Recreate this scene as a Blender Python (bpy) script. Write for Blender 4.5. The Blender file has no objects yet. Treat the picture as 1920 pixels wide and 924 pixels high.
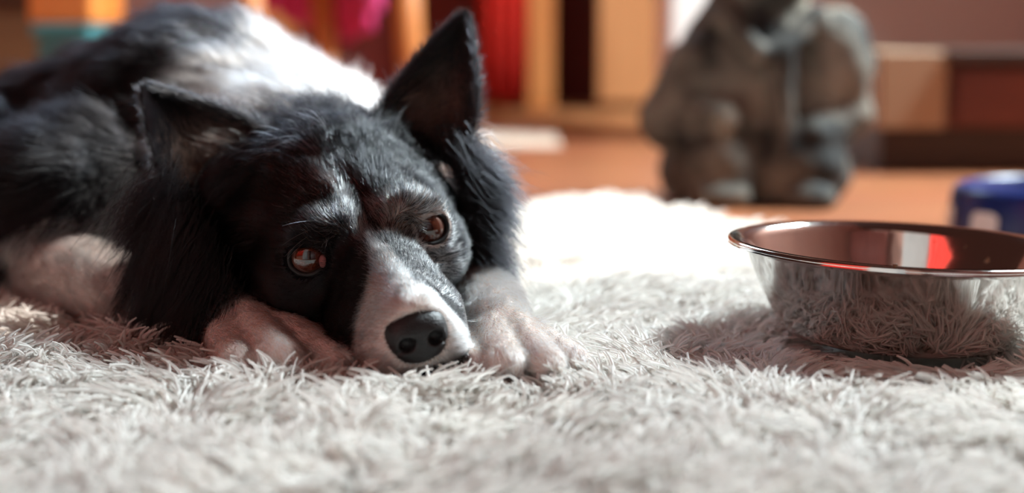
import bpy, bmesh, math, random
import numpy as np
from mathutils import Vector, Matrix

rng = np.random.default_rng(7)
random.seed(7)
S = bpy.context.scene
COL = S.collection

# ------------------------------------------------------------------ camera
PITCH = math.radians(8.3)
CAMZ = 0.20
cd = bpy.data.cameras.new('camera')
cam = bpy.data.objects.new('camera', cd)
COL.objects.link(cam)
cam.location = (0, 0, CAMZ)
cam.rotation_euler = (math.radians(90) - PITCH, 0, 0)
cd.lens = 50; cd.sensor_width = 36
cd.clip_start = 0.02; cd.clip_end = 60
cd.dof.use_dof = True
cd.dof.focus_distance = 0.80
cd.dof.aperture_fstop = 2.8
S.camera = cam

# ------------------------------------------------------------------ world, sun, added area lights
W = bpy.data.worlds.new('world'); S.world = W
W.use_nodes = True
bg = W.node_tree.nodes['Background']
bg.inputs[0].default_value = (1.0, 0.36, 0.26, 1)
bg.inputs[1].default_value = 0.04

def light(name, kind, loc, aim, energy, color, **kw):
    d = bpy.data.lights.new(name, kind); d.energy = energy; d.color = color
    for k, v in kw.items(): setattr(d, k, v)
    o = bpy.data.objects.new(name, d); COL.objects.link(o)
    o.location = loc
    v = Vector(aim) - Vector(loc)
    o.rotation_euler = v.to_track_quat('-Z', 'Y').to_euler()
    return o
SUN_FROM = Vector((0.60, 0.35, 0.95))
light('sun', 'SUN', SUN_FROM * 4, (0, 0, 0), 7.5, (1.0, 0.95, 0.88), angle=math.radians(0.8))
# added key area light before the closed right wall, standing in for window daylight
light('window_daylight', 'AREA', (1.56, 2.00, 1.60), (-0.02, 0.85, 0.05), 260, (0.81, 0.95, 1.0), shape='RECTANGLE', size=0.55, size_y=0.55)

# added cool area light at the back left for sheen on the coat, no window
light('window_daylight', 'AREA', (-0.6, 4.15, 2.05), (-0.2, 1.05, 0.18), 48, (0.62, 0.82, 1.0), shape='RECTANGLE', size=0.9, size_y=0.9)

S.view_settings.view_transform = 'Standard'
S.view_settings.look = 'None'
S.view_settings.gamma = 1
S.view_settings.exposure = 0.0
S.cycles.max_bounces = 8
S.cycles.diffuse_bounces = 4
S.cycles.glossy_bounces = 4
S.cycles.transmission_bounces = 4
S.cycles.use_denoising = True
S.cycles_curves.shape = 'RIBBONS'
S.cycles_curves.subdivisions = 2

# ------------------------------------------------------------------ helpers
FPX = 1920 * 50 / 36
_c, _s = math.cos(PITCH), math.sin(PITCH)
RGT = np.array([1, 0, 0.]); UPV = np.array([0, _s, _c]); FWD = np.array([0, _c, -_s])
CAMP = np.array([0, 0, CAMZ])
def at(px, py, t):
    """the point that lies at distance t along the view axis, measured at a pixel of the photograph"""
    return CAMP + t * (FWD + RGT * (px - 960) / FPX + UPV * (462 - py) / FPX)

def link(o, parent=None):
    COL.objects.link(o)
    if parent is not None: o.parent = parent
    return o
def tag(o, label=None, cat=None, group=None, kind=None):
    for k, v in (('label', label), ('category', cat), ('group', group), ('kind', kind)):
        if v: o[k] = v
    return o
def empty(name, loc, label, cat, group=None):
    o = bpy.data.objects.new(name, None); o.empty_display_size = 0.05
    link(o); o.location = loc
    return tag(o, label, cat, group)
def mesh_np(name, v, f, mat=None, parent=None, smooth=True):
    """v in world space; a parent only translates"""
    me = bpy.data.meshes.new(name)
    v = np.asarray(v, float)
    if parent is not None: v = v - np.array(world_loc(parent))
    me.from_pydata([tuple(p) for p in v], [], [tuple(int(i) for i in q) for q in f])
    me.update()
    if smooth: me.polygons.foreach_set('use_smooth', [True] * len(me.polygons))
    if mat: me.materials.append(mat)
    return link(bpy.data.objects.new(name, me), parent)
def world_loc(o):
    p = Vector((0, 0, 0))
    while o is not None:
        p = p + o.location; o = o.parent
    return p
def obj(name, bm, mat=None, parent=None, smooth=False, bevel=0.0, seg=2):
    """bm in world space; shifted under its parent"""
    if parent is not None:
        bmesh.ops.translate(bm, vec=-world_loc(parent), verts=bm.verts)
    bmesh.ops.recalc_face_normals(bm, faces=bm.faces)
    me = bpy.data.meshes.new(name); bm.to_mesh(me); bm.free()
    if smooth: me.polygons.foreach_set('use_smooth', [True] * len(me.polygons))
    if mat: me.materials.append(mat)
    o = link(bpy.data.objects.new(name, me), parent)
    if bevel:
        m = o.modifiers.new('bevel', 'BEVEL'); m.width = bevel; m.segments = seg; m.limit_method = 'ANGLE'
    return o
def box(x0, x1, y0, y1, z0, z1, bm=None):
    bm = bm or bmesh.new()
    vs = [bm.verts.new((x, y, z)) for x in (x0, x1) for y in (y0, y1) for z in (z0, z1)]
    for q in ((0, 1, 3, 2), (4, 6, 7, 5), (0, 4, 5, 1), (2, 3, 7, 6), (0, 2, 6, 4), (1, 5, 7, 3)):
        bm.faces.new([vs[i] for i in q])
    return bm
def lathe(profile, center, n=64, bm=None):
    bm = bm or bmesh.new()
    rows = []
    for r, z in profile:
        if r < 1e-6: rows.append([bm.verts.new((center[0], center[1], center[2] + z))])
        else: rows.append([bm.verts.new((center[0] + r * math.cos(2 * math.pi * k / n), center[1] + r * math.sin(2 * math.pi * k / n), center[2] + z)) for k in range(n)])
    for a, b in zip(rows, rows[1:]):
        for k in range(n):
            k2 = (k + 1) % n
            if len(a) == 1 and len(b) == 1: continue
            if len(a) == 1: bm.faces.new((a[0], b[k2], b[k]))
            elif len(b) == 1: bm.faces.new((a[k], a[k2], b[0]))
            else: bm.faces.new((a[k], a[k2], b[k2], b[k]))
    return bm
def tube(pts, radii, n=10, bm=None, closed=False):
    bm = bm or bmesh.new()
    pts = [Vector(p) for p in pts]; rows = []
    N = len(pts)
    if np.isscalar(radii): radii = [radii] * N
    prev = None
    for i, p in enumerate(pts):
        if closed: d = (pts[(i + 1) % N] - pts[i - 1])
        else: d = pts[min(i + 1, N - 1)] - pts[max(i - 1, 0)]
        d.normalize()
        a = prev if prev is not None else (Vector((0, 0, 1)) if abs(d.z) < .9 else Vector((1, 0, 0)))
        a = (a - d * a.dot(d)).normalized(); b = d.cross(a); prev = a
        rows.append([bm.verts.new(p + (a * math.cos(2 * math.pi * k / n) + b * math.sin(2 * math.pi * k / n)) * radii[i]) for k in range(n)])
    m = N if closed else N - 1
    for i in range(m):
        A, B = rows[i], rows[(i + 1) % N]
        for k in range(n): bm.faces.new((A[k], A[(k + 1) % n], B[(k + 1) % n], B[k]))
    if not closed:
        bm.faces.new(rows[0][::-1]); bm.faces.new(rows[-1])
    return bm
def ellipsoid(c, r, bm=None, sub=3, rot=None):
    bm = bm or bmesh.new()
    m = Matrix.Translation(c)
    if rot is not None: m = m @ rot.to_4x4()
    m = m @ Matrix.Diagonal((*r, 1))
    bmesh.ops.create_icosphere(bm, subdivisions=sub, radius=1, matrix=m)
    return bm

# ------------------------------------------------------------------ materials
def mat(name, color=(.5, .5, .5), rough=.5, metal=0.0, spec=.5, coat=0.0):
    m = bpy.data.materials.new(name); m.use_nodes = True
    b = m.node_tree.nodes['Principled BSDF']
    b.inputs['Base Color'].default_value = (*color, 1)
    b.inputs['Roughness'].default_value = rough
    b.inputs['Metallic'].default_value = metal
    b.inputs['Specular IOR Level'].default_value = spec
    b.inputs['Coat Weight'].default_value = coat
    return m
def bsdf(m): return m.node_tree.nodes['Principled BSDF']
def nd(m, t, **kw):
    n = m.node_tree.nodes.new(t)
    for k, v in kw.items(): setattr(n, k, v)
    return n
def lk(m, a, b): m.node_tree.links.new(a, b)
def ramp(m, fac, stops):
    r = nd(m, 'ShaderNodeValToRGB')
    e = r.color_ramp.elements
    while len(e) < len(stops): e.new(.5)
    for i, (p, c) in enumerate(stops):
        e[i].position = p; e[i].color = (*c, 1)
    lk(m, fac, r.inputs[0]); return r
def noise_mat(name, c1, c2, scale=8, rough=.6, stretch=(1, 1, 1), bump=0.0, lo=.35, hi=.65, detail=5, **kw):
    m = mat(name, c1, rough, **kw)
    tc = nd(m, 'ShaderNodeTexCoord'); mp = nd(m, 'ShaderNodeMapping'); mp.inputs['Scale'].default_value = stretch
    lk(m, tc.outputs['Object'], mp.inputs[0])
    n = nd(m, 'ShaderNodeTexNoise'); n.inputs['Scale'].default_value = scale; n.inputs['Detail'].default_value = detail
    lk(m, mp.outputs[0], n.inputs['Vector'])
    r = ramp(m, n.outputs['Fac'], [(lo, c1), (hi, c2)])
    lk(m, r.outputs[0], bsdf(m).inputs['Base Color'])
    if bump:
        b = nd(m, 'ShaderNodeBump'); b.inputs['Strength'].default_value = bump; b.inputs['Distance'].default_value = .01
        lk(m, n.outputs['Fac'], b.inputs['Height']); lk(m, b.outputs[0], bsdf(m).inputs['Normal'])
    return m
M = {}
M['orange_wood'] = noise_mat('orange wood', (.60, .20, .05), (.72, .30, .09), 3, .45, (6, 6, .6))
M['light_wood'] = noise_mat('light wood', (.58, .25, .09), (.66, .31, .12), 3, .5, (6, 6, .6))
M['tan_wood'] = noise_mat('tan wood', (.15, .075, .03), (.19, .10, .04), 3, .5, (.6, 6, 6))
M['dark_wood'] = noise_mat('dark wood', (.035, .016, .010), (.06, .026, .014), 4, .5, (.6, 6, 6))
M['red_brown'] = noise_mat('red brown wood', (.10, .022, .016), (.15, .035, .022), 3, .45, (1, 1, 5))
M['deep_red'] = noise_mat('deep red panel', (.13, .012, .010), (.17, .020, .014), 3, .6)
M['beige'] = noise_mat('beige panel', (.36, .23, .14), (.42, .28, .17), 3, .6)
M['red'] = noise_mat('red cloth', (.75, .02, .015), (.82, .04, .02), 12, .8, (8, 8, .5))
M['magenta'] = noise_mat('magenta cloth', (.82, .05, .22), (.90, .10, .32), 10, .85)
M['white_paint'] = noise_mat('white paint', (.85, .84, .80), (.9, .89, .86), 4, .5)
M['teal'] = noise_mat('teal plastic', (.05, .22, .24), (.07, .27, .29), 4, .4)
M['orange_plastic'] = noise_mat('orange plastic', (.75, .22, .04), (.8, .28, .06), 4, .4)
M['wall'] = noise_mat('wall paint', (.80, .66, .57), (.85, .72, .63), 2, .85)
M['wall_white'] = noise_mat('pale wall paint', (.34, .17, .13), (.38, .20, .15), 2, .85)  # unseen walls coloured red brown to give a reddish ambient light

# floor: terracotta coloured boards
m = mat('floor boards', (.5, .2, .08), .38)
tc = nd(m, 'ShaderNodeTexCoord')
br = nd(m, 'ShaderNodeTexBrick'); br.inputs['Scale'].default_value = 1
br.inputs['Color1'].default_value = (.40, .135, .055, 1); br.inputs['Color2'].default_value = (.45, .16, .07, 1); br.inputs['Mortar'].default_value = (.12, .05, .02, 1)
br.inputs['Mortar Size'].default_value = .003; br.inputs['Brick Width'].default_value = 1.2; br.inputs['Row Height'].default_value = .12
lk(m, tc.outputs['Object'], br.inputs['Vector'])
mp = nd(m, 'ShaderNodeMapping'); mp.inputs['Scale'].default_value = (1.5, 18, 1); lk(m, tc.outputs['Object'], mp.inputs[0])
nn = nd(m, 'ShaderNodeTexNoise'); nn.inputs['Scale'].default_value = 4; lk(m, mp.outputs[0], nn.inputs['Vector'])
mx = nd(m, 'ShaderNodeMix', data_type='RGBA', blend_type='MULTIPLY'); mx.inputs[0].default_value = .5
lk(m, br.outputs['Color'], mx.inputs[6]); lk(m, nn.outputs['Color'], mx.inputs[7]); lk(m, mx.outputs[2], bsdf(m).inputs['Base Color'])
M['floor'] = m

# stainless steel
m = mat('polished steel', (.80, .79, .77), .09, 1.0)
tc = nd(m, 'ShaderNodeTexCoord'); mp = nd(m, 'ShaderNodeMapping'); mp.inputs['Scale'].default_value = (60, 60, 4)
lk(m, tc.outputs['Object'], mp.inputs[0])
nn = nd(m, 'ShaderNodeTexNoise'); nn.inputs['Scale'].default_value = 1.2; lk(m, mp.outputs[0], nn.inputs['Vector'])
b = nd(m, 'ShaderNodeBump'); b.inputs['Strength'].default_value = .05; b.inputs['Distance'].default_value = .002
lk(m, nn.outputs['Fac'], b.inputs['Height']); lk(m, b.outputs[0], bsdf(m).inputs['Normal'])
M['steel'] = m
M['blue_glaze'] = noise_mat('blue plastic', (.006, .018, .115), (.009, .024, .145), 4, .3)
M['print_white'] = noise_mat('white print', (.75, .75, .76), (.8, .8, .82), 6, .4)
M['crumb'] = noise_mat('dried food', (.10, .04, .02), (.20, .09, .04), 60, .8)
# weathered stone
m = noise_mat('weathered stone', (.010, .012, .011), (.21, .19, .15), 11, .85, bump=.6, lo=.40, hi=.64, detail=8)
M['stone'] = m

# hair material: colour comes with each strand
def hair_mat(name, rough=.17, ior=1.38):
    m = bpy.data.materials.new(name); m.use_nodes = True
    nt = m.node_tree; nt.nodes.clear()
    out = nt.nodes.new('ShaderNodeOutputMaterial')
    h = nt.nodes.new('ShaderNodeBsdfHairPrincipled'); h.parametrization = 'COLOR'
    a = nt.nodes.new('ShaderNodeAttribute'); a.attribute_name = 'strand_color'
    nt.links.new(a.outputs['Color'], h.inputs['Color'])
    h.inputs['Roughness'].default_value = rough; h.inputs['Radial Roughness'].default_value = .45; h.inputs['IOR'].default_value = ior
    nt.links.new(h.outputs[0], out.inputs[0])
    return m
M['fur'] = hair_mat('dog fur')
M['coat'] = hair_mat('dog long coat', .30, 1.30)
def strand_diffuse(name, trans=.35):
    m = bpy.data.materials.new(name); m.use_nodes = True
    nt = m.node_tree; nt.nodes.clear()
    out = nt.nodes.new('ShaderNodeOutputMaterial')
    a = nt.nodes.new('ShaderNodeAttribute'); a.attribute_name = 'strand_color'
    d = nt.nodes.new('ShaderNodeBsdfDiffuse'); t = nt.nodes.new('ShaderNodeBsdfTranslucent'); mx = nt.nodes.new('ShaderNodeMixShader')
    mx.inputs[0].default_value = trans
    nt.links.new(a.outputs['Color'], d.inputs[0]); nt.links.new(a.outputs['Color'], t.inputs[0])
    nt.links.new(d.outputs[0], mx.inputs[1]); nt.links.new(t.outputs[0], mx.inputs[2])
    g = nt.nodes.new('ShaderNodeBsdfGlossy'); g.inputs['Roughness'].default_value = .45
    m2 = nt.nodes.new('ShaderNodeMixShader'); m2.inputs[0].default_value = .05
    nt.links.new(mx.outputs[0], m2.inputs[1]); nt.links.new(g.outputs[0], m2.inputs[2])
    nt.links.new(m2.outputs[0], out.inputs[0])
    return m
M['pile'] = strand_diffuse('rug yarn')
M['rug_base'] = noise_mat('rug backing', (.55, .51, .47), (.62, .58, .54), 30, .95)

# ------------------------------------------------------------------ numeric helpers
def vnoise(P, scale, seed=0):
    """smooth value noise in [-1, 1] at points P (N,d), d = 2 or 3"""
    P = np.asarray(P, float) / scale
    d = P.shape[1]
    i = np.floor(P).astype(np.int64); f = P - i; f = f * f * (3 - 2 * f)
    out = np.zeros(len(P))
    for c in range(2 ** d):
        bits = [(c >> k) & 1 for k in range(d)]
        h = np.full(len(P), seed * 7919 + 13, np.int64); w = np.ones(len(P))
        for k in range(d):
            h = (h * 374761393 + (i[:, k] + bits[k]) * (668265263 + 2246822519 * k)) & 0xffffffff
            h = (h ^ (h >> 13)) * 1274126177 & 0xffffffff
            w = w * (f[:, k] if bits[k] else 1 - f[:, k])
        h = h ^ (h >> 16)
        out += w * ((h & 0xffff) / 32767.5 - 1)
    return out
def nrm(v): return v / np.maximum(np.linalg.norm(v, axis=-1, keepdims=True), 1e-9)
def curves_np(name, pts, radii, colors, material, parent=None):
    """pts (N,K,3) world, radii (N,K), colors (N,3)"""
    N, K, _ = pts.shape
    hc = bpy.data.hair_curves.new(name)
    hc.add_curves([K] * N)
    p = pts - np.array(world_loc(parent)) if parent is not None else pts
    hc.attributes['position'].data.foreach_set('vector', p.astype(np.float32).ravel())
    ra = hc.attributes.get('radius') or hc.attributes.new('radius', 'FLOAT', 'POINT')
    ra.data.foreach_set('value', radii.astype(np.float32).ravel())
    ca = hc.attributes.new('strand_color', 'FLOAT_COLOR', 'CURVE')
    ca.data.foreach_set('color', np.concatenate([colors, np.ones((N, 1))], 1).astype(np.float32).ravel())
    hc.materials.append(material)
    o = link(bpy.data.objects.new(name, hc), parent)
    o['kind'] = 'stuff'
    return o
# ------------------------------------------------------------------ smooth solids: distance fields meshed with surface nets (all in centimetres)
def sd_ell(P, c, r, ax=None):
    q = P - np.asarray(c, np.float32)
    if ax is not None: q = q @ np.asarray(ax, np.float32).T
    r = np.asarray(r, np.float32)
    a = q / r; k0 = np.sqrt((a * a).sum(-1)); b = a / r; k1 = np.sqrt((b * b).sum(-1)) + 1e-6
    return k0 * (k0 - 1) / k1
def sd_cap(P, a, b, r1, r2):
    a = np.asarray(a, np.float32); b = np.asarray(b, np.float32)
    ba = b - a; pa = P - a
    h = np.clip(pa @ ba / (ba @ ba), 0, 1)
    q = pa - h[:, None] * ba
    return np.sqrt((q * q).sum(-1)) - (r1 + (r2 - r1) * h)
def smin(a, b, k):
    h = np.maximum(k - np.abs(a - b), 0) / k
    return np.minimum(a, b) - h * h * k * .25
def smax(a, b, k): return -smin(-a, -b, k)
def surface_nets(fn, lo, hi, step, coarse=4, band=2.2):
    lo = np.array(lo, np.float32); n = np.ceil((np.array(hi) - lo) / (step * coarse)).astype(int)
    gx = [lo[k] + (np.arange(n[k]) * coarse + (coarse - 1) / 2) * step for k in range(3)]
    C = np.stack(np.meshgrid(*gx, indexing='ij'), -1).reshape(-1, 3).astype(np.float32)
    v = fn(C).reshape(n)
    D = v
    for k in range(3): D = np.repeat(D, coarse, k)
    D = D.astype(np.float32).copy()
    idx = np.argwhere(np.abs(D) < band * step * coarse)
    P = lo + idx.astype(np.float32) * np.float32(step)
    val = np.empty(len(P), np.float32)
    for i in range(0, len(P), 400000): val[i:i + 400000] = fn(P[i:i + 400000])
    D[idx[:, 0], idx[:, 1], idx[:, 2]] = val
    N = D.shape
    s = D < 0
    c8 = [s[a:N[0] - 1 + a, b:N[1] - 1 + b, c:N[2] - 1 + c] for a in (0, 1) for b in (0, 1) for c in (0, 1)]
    tot = sum(x.astype(np.int8) for x in c8)
    cell = np.argwhere((tot > 0) & (tot < 8))
    cid = -np.ones([x - 1 for x in N], np.int64); cid[cell[:, 0], cell[:, 1], cell[:, 2]] = np.arange(len(cell))
    acc = np.zeros((len(cell), 3)); cnt = np.zeros(len(cell))
    corners = [(a, b, c) for a in (0, 1) for b in (0, 1) for c in (0, 1)]
    for i, p in enumerate(corners):
        for q in corners[i + 1:]:
            if sum(abs(x - y) for x, y in zip(p, q)) != 1: continue
            A = D[cell[:, 0] + p[0], cell[:, 1] + p[1], cell[:, 2] + p[2]]; B = D[cell[:, 0] + q[0], cell[:, 1] + q[1], cell[:, 2] + q[2]]
            m = (A < 0) != (B < 0); t = np.where(m, A / np.where(m, A - B, 1), 0)[:, None]
            acc += np.where(m[:, None], np.array(p) + t * (np.array(q) - np.array(p)), 0); cnt += m
    V = lo + (cell + acc / cnt[:, None]) * step
    F = []
    for ax in range(3):
        u, w = (ax + 1) % 3, (ax + 2) % 3
        sl = [slice(None)] * 3; s2 = [slice(None)] * 3
        sl[ax] = slice(0, -1); s2[ax] = slice(1, None)
        e = np.argwhere(s[tuple(sl)] != s[tuple(s2)])
        e = e[(e[:, u] > 0) & (e[:, w] > 0) & (e[:, u] < N[u] - 1) & (e[:, w] < N[w] - 1)]
        inside = s[tuple(e.T)]
        q = []
        for du, dw in ((0, 0), (-1, 0), (-1, -1), (0, -1)):
            c = e.copy(); c[:, u] += du; c[:, w] += dw; q.append(cid[tuple(c.T)])
        q = np.stack(q, 1); q[~inside] = q[~inside][:, ::-1]
        F.append(q)
    F = np.concatenate(F)
    return V, F[(F >= 0).all(1)]

# ------------------------------------------------------------------ the room
o = obj('floor', box(-5.6, 1.72, -1.6, 4.5, -.05, 0), M['floor']); tag(o, kind='structure')
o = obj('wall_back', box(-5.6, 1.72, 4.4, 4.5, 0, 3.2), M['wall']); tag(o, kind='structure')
o = obj('baseboard_back', box(-5.6, 1.62, 4.385, 4.4, 0, .09), M['white_paint'], bevel=.004); tag(o, kind='structure')

# right wall with the window the sun comes through, outside the frame
WX = 1.62
WINS = [(1.93, 2.70, 2.16, 3.38)]
bm = box(WX, WX + .1, -1.5, 1.93, 0, 4.0); box(WX, WX + .1, 2.70, 4.4, 0, 4.0, bm)
for y0, y1, z0, z1 in WINS:
    box(WX, WX + .1, y0, y1, 0, z0, bm); box(WX, WX + .1, y0, y1, z1, 4.0, bm)
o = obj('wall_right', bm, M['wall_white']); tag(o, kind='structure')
for n_, (y0, y1, z0, z1) in enumerate(WINS):
    bm = bmesh.new()
    for y in (y0, y1 - .03): box(WX + .02, WX + .07, y, y + .03, z0, z1, bm)
    for z in (z0, z1 - .03): box(WX + .02, WX + .07, y0 + .03, y1 - .03, z, z + .03, bm)
    o = obj('window_%d' % (n_ + 1), bm, M['white_paint']); tag(o, kind='structure')
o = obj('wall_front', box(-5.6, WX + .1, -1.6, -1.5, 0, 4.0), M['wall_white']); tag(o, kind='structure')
o = obj('door_1', box(-1.5, -.30, -1.5, -1.46, 0, 3.6), noise_mat('grey door paint', (.42, .42, .41), (.48, .48, .47), 3, .6), bevel=.004); tag(o, kind='structure')  # unseen, added as the pale reflection in the steel bowl
wd_ = empty('wardrobe', (.94, -1.3, 0), 'tall dark wardrobe behind the camera, a dark reflection in the steel bowl', 'wardrobe')  # unseen piece added to darken the bowl's reflection
obj('body', box(.30, 1.58, -1.49, -1.0, .06, 3.2), M['dark_wood'], wd_, bevel=.004)
obj('plinth', box(.32, 1.56, -1.49, -1.03, 0, .06), M['dark_wood'], wd_)
for k in range(2): obj('door', box(.31 + .635 * k, .935 + .635 * k, -1.0, -.982, .08, 3.18), M['red_brown'], wd_, bevel=.003)

# ------------------------------------------------------------------ furniture far behind the dog
# wooden bookcase with a deep red interior
bc = empty('bookcase', (.15, 3.6, 0), 'orange wooden bookcase with dark red interior standing against the back wall', 'bookcase')
obj('side_panel', box(.037, .10, 3.42, 3.80, .03, 1.3), M['orange_wood'], bc, bevel=.003)
obj('side_panel', box(-.62, -.56, 3.42, 3.80, .03, 1.3), M['orange_wood'], bc, bevel=.003)
obj('back_panel', box(-.56, .42, 3.80, 3.815, .03, 1.3), M['deep_red'], bc)
obj('door', box(.205, .37, 3.40, 3.42, .05, 1.28), M['light_wood'], bc, bevel=.003)
obj('side_panel', box(.37, .42, 3.42, 3.80, .03, 1.3), M['orange_wood'], bc, bevel=.003)
obj('plinth', box(-.62, .42, 3.38, 3.80, 0, .03), M['light_wood'], bc, bevel=.003)
obj('top_board', box(-.62, .42, 3.42, 3.80, 1.3, 1.33), M['orange_wood'], bc, bevel=.003)
obj('shelf', box(-.56, .037, 3.44, 3.80, .62, .645), M['orange_wood'], bc, bevel=.003)
obj('shelf', box(.10, .37, 3.44, 3.80, .62, .645), M['orange_wood'], bc, bevel=.003)
# red curtain hanging in front of it
bm = bmesh.new(); n = 60; A = []
for i in range(n + 1):
    u = i / n; x = -.075 + .115 * u; y = 3.36 + .012 * math.sin(u * 22) + .004 * math.sin(u * 51)
    A.append((bm.verts.new((x, y, .06 + .008 * math.sin(u * 9))), bm.verts.new((x, y, .7)), bm.verts.new((x * .8, y, 1.27))))
for a, b in zip(A, A[1:]):
    bm.faces.new((a[0], b[0], b[1], a[1])); bm.faces.new((a[1], b[1], b[2], a[2]))
o = obj('curtain', bm, M['red'], smooth=True)
mo = o.modifiers.new('solid', 'SOLIDIFY'); mo.thickness = .004
tag(o, 'narrow bright red cloth curtain hanging at the front of the orange bookcase', 'curtain')

# chair with a magenta throw over it
p2 = Vector((-.186, 2.60, 0)); p1 = Vector((-.387, 2.95, 0)); p3 = p2 + Vector((-.255, -.19, 0)); p4 = p1 + Vector((-.255, -.19, 0))
cc = (p1 + p2 + p3 + p4) / 4
ch = empty('wooden_chair', cc, 'orange wooden chair with a pink throw over its seat, behind the dog', 'chair')
for p in (p1, p2, p3, p4):
    d = (p - cc) * .10
    bm = tube([p + d * .6, p * 1.0 + Vector((0, 0, .2)), p - d * .4 + Vector((0, 0, .43))], [.021, .025, .024], 12)
    obj('leg', bm, M['orange_wood'], ch, smooth=True)
bm = bmesh.new()
q = [p + (p - cc) * .12 for p in (p1, p2, p3, p4)]
lo_ = [bm.verts.new(v + Vector((0, 0, .43))) for v in (q[0], q[1], q[2], q[3])]
hi_ = [bm.verts.new(v + Vector((0, 0, .455))) for v in (q[0], q[1], q[2], q[3])]
bm.faces.new(lo_); bm.faces.new(hi_[::-1])
for i in range(4): bm.faces.new((lo_[i], hi_[i], hi_[(i + 1) % 4], lo_[(i + 1) % 4]))
obj('seat', bm, M['orange_wood'], ch, bevel=.006)
for a, b_ in ((p3, p4),):
    for z in (.62, .74, .86):
        obj('back_rail', tube([a + Vector((0, 0, z)), (a + b_) / 2 + Vector((-.02, -.02, z)), b_ + Vector((0, 0, z))], .016, 10), M['orange_wood'], ch, smooth=True)
    for p in (a, b_):
        obj('back_post', tube([p + Vector((0, 0, .45)), p + Vector((-.01, 0, .9))], .02, 10), M['orange_wood'], ch, smooth=True)
# throw: one cloth with two hanging flaps
bm = bmesh.new()
def flap(a, b_, zlow, seed, out):
    n = 34; rows = []
    for i in range(n + 1):
        u = i / n; base = a.lerp(b_, u); col_ = []
        for k in range(9):
            w = k / 8
            zl = zlow(u)
            z = .462 + (zl - .462) * w
            wob = (.014 * math.sin(u * 15 + seed) + .006 * math.sin(u * 37 + seed * 2)) * (.25 + w)
            p = base + out * (.012 + wob) ; col_.append(bm.verts.new((p.x, p.y, z)))
        rows.append(col_)
    for A_, B_ in zip(rows, rows[1:]):
        for k in range(8): bm.faces.new((A_[k], B_[k], B_[k + 1], A_[k + 1]))
    return rows
e1 = (q[0] - q[3]).normalized(); o1 = Vector((-e1.y, e1.x, 0)); e2 = (q[1] - q[0]).normalized(); o2 = Vector((-e2.y, e2.x, 0))
if o1.dot(q[0] - cc) < 0: o1 = -o1
if o2.dot(q[0] - cc) < 0: o2 = -o2
r1 = flap(q[3].lerp(q[0], .55), q[0], lambda u: .235 + .02 * math.sin(u * 6), 1, o1)
r2 = flap(q[0], q[0].lerp(q[1], .52), lambda u: .19 + .12 * abs(u - .45), 4, o2)
cen = bm.verts.new(((q[0].x + cc.x) / 2, (q[0].y + cc.y) / 2, .466))
top = [r[0] for r in r1] + [r[0] for r in r2]
for a, b_ in zip(top, top[1:]): bm.faces.new((a, b_, cen))
o = obj('throw', bm, M['magenta'], smooth=True)
mo = o.modifiers.new('solid', 'SOLIDIFY'); mo.thickness = .006
tag(o, 'magenta pink throw hanging in two folds from the wooden chair', 'throw')

# left: drawer unit, storage boxes
du = empty('drawer_unit', (-1.05, 2.6, 0), 'low tan wooden drawer unit behind the dog at the far left', 'cabinet')
obj('body', box(-1.55, -.78, 2.42, 2.80, 0, .262), M['tan_wood'], du, bevel=.004)
obj('top_board', box(-1.57, -.77, 2.40, 2.80, .262, .29), M['dark_wood'], du, bevel=.004)
for k in range(2):
    d = obj('drawer', box(-1.53 + .38 * k, -1.17 + .38 * k, 2.405, 2.42, .03, .24), M['tan_wood'], du, bevel=.003)
    kn = lathe([(0, 0), (.012, .002), (.014, .01), (0, .016)], (0, 0, 0), 16)
    bmesh.ops.transform(kn, matrix=Matrix.Translation((-1.35 + .38 * k, 2.405, .135)) @ Matrix.Rotation(math.radians(90), 4, 'X'), verts=kn.verts)
    obj('knob', kn, M['dark_wood'], d, smooth=True)
def crate(name, x0, x1, y0, y1, z0, z1, m, label):
    e = empty(name, ((x0 + x1) / 2, (y0 + y1) / 2, z0), label, 'box')
    bm = box(x0, x1, y0, y1, z0, z1 - .02)
    obj('tub', bm, M[m], e, bevel=.008)
    obj('lid', box(x0 - .006, x1 + .006, y0 - .006, y1 + .006, z1 - .02, z1), M[m], e, bevel=.005)
crate('storage_box', -.69, -.615, 2.08, 2.25, 0, .222, 'teal', 'small teal plastic box under the orange box, behind the dog')
crate('storage_box', -.70, -.605, 2.08, 2.25, .222, .35, 'orange_plastic', 'orange plastic box standing on top of the teal box, far left')

# white box behind the statue
crate('storage_box', .30, .55, 2.75, 3.0, 0, .50, 'white_paint', 'tall white box behind the stone statue, its corner in sunlight')
# red curtain added on the wall behind the camera: its reflection is the red patch inside the steel bowl
bm = bmesh.new(); n = 320; A = []
for i in range(n + 1):
    u = i / n; x = -5.2 + 3.6 * u; y = -1.44 + .03 * math.sin(u * 80)
    A.append((bm.verts.new((x, y, .9)), bm.verts.new((x, y, 2.3)), bm.verts.new((x, y, 3.8))))
for a, b in zip(A, A[1:]):
    bm.faces.new((a[0], b[0], b[1], a[1])); bm.faces.new((a[1], b[1], b[2], a[2]))
o = obj('curtain', bm, M['red'], smooth=True)
mo = o.modifiers.new('solid', 'SOLIDIFY'); mo.thickness = .004
tag(o, 'wide red curtain behind the camera, seen only as a red reflection in the steel bowl', 'curtain')
# pale slab painted as a sunlit patch on the floor between chair and bookcase
bm = box(-.12, .09, 2.62, 3.25, 0, .008)
o = obj('floor_mat', bm, noise_mat('cream mat', (.72, .58, .45), (.8, .66, .52), 40, .9), bevel=.003)
tag(o, 'small cream mat on the orange floor in front of the red curtain', 'mat')

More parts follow.
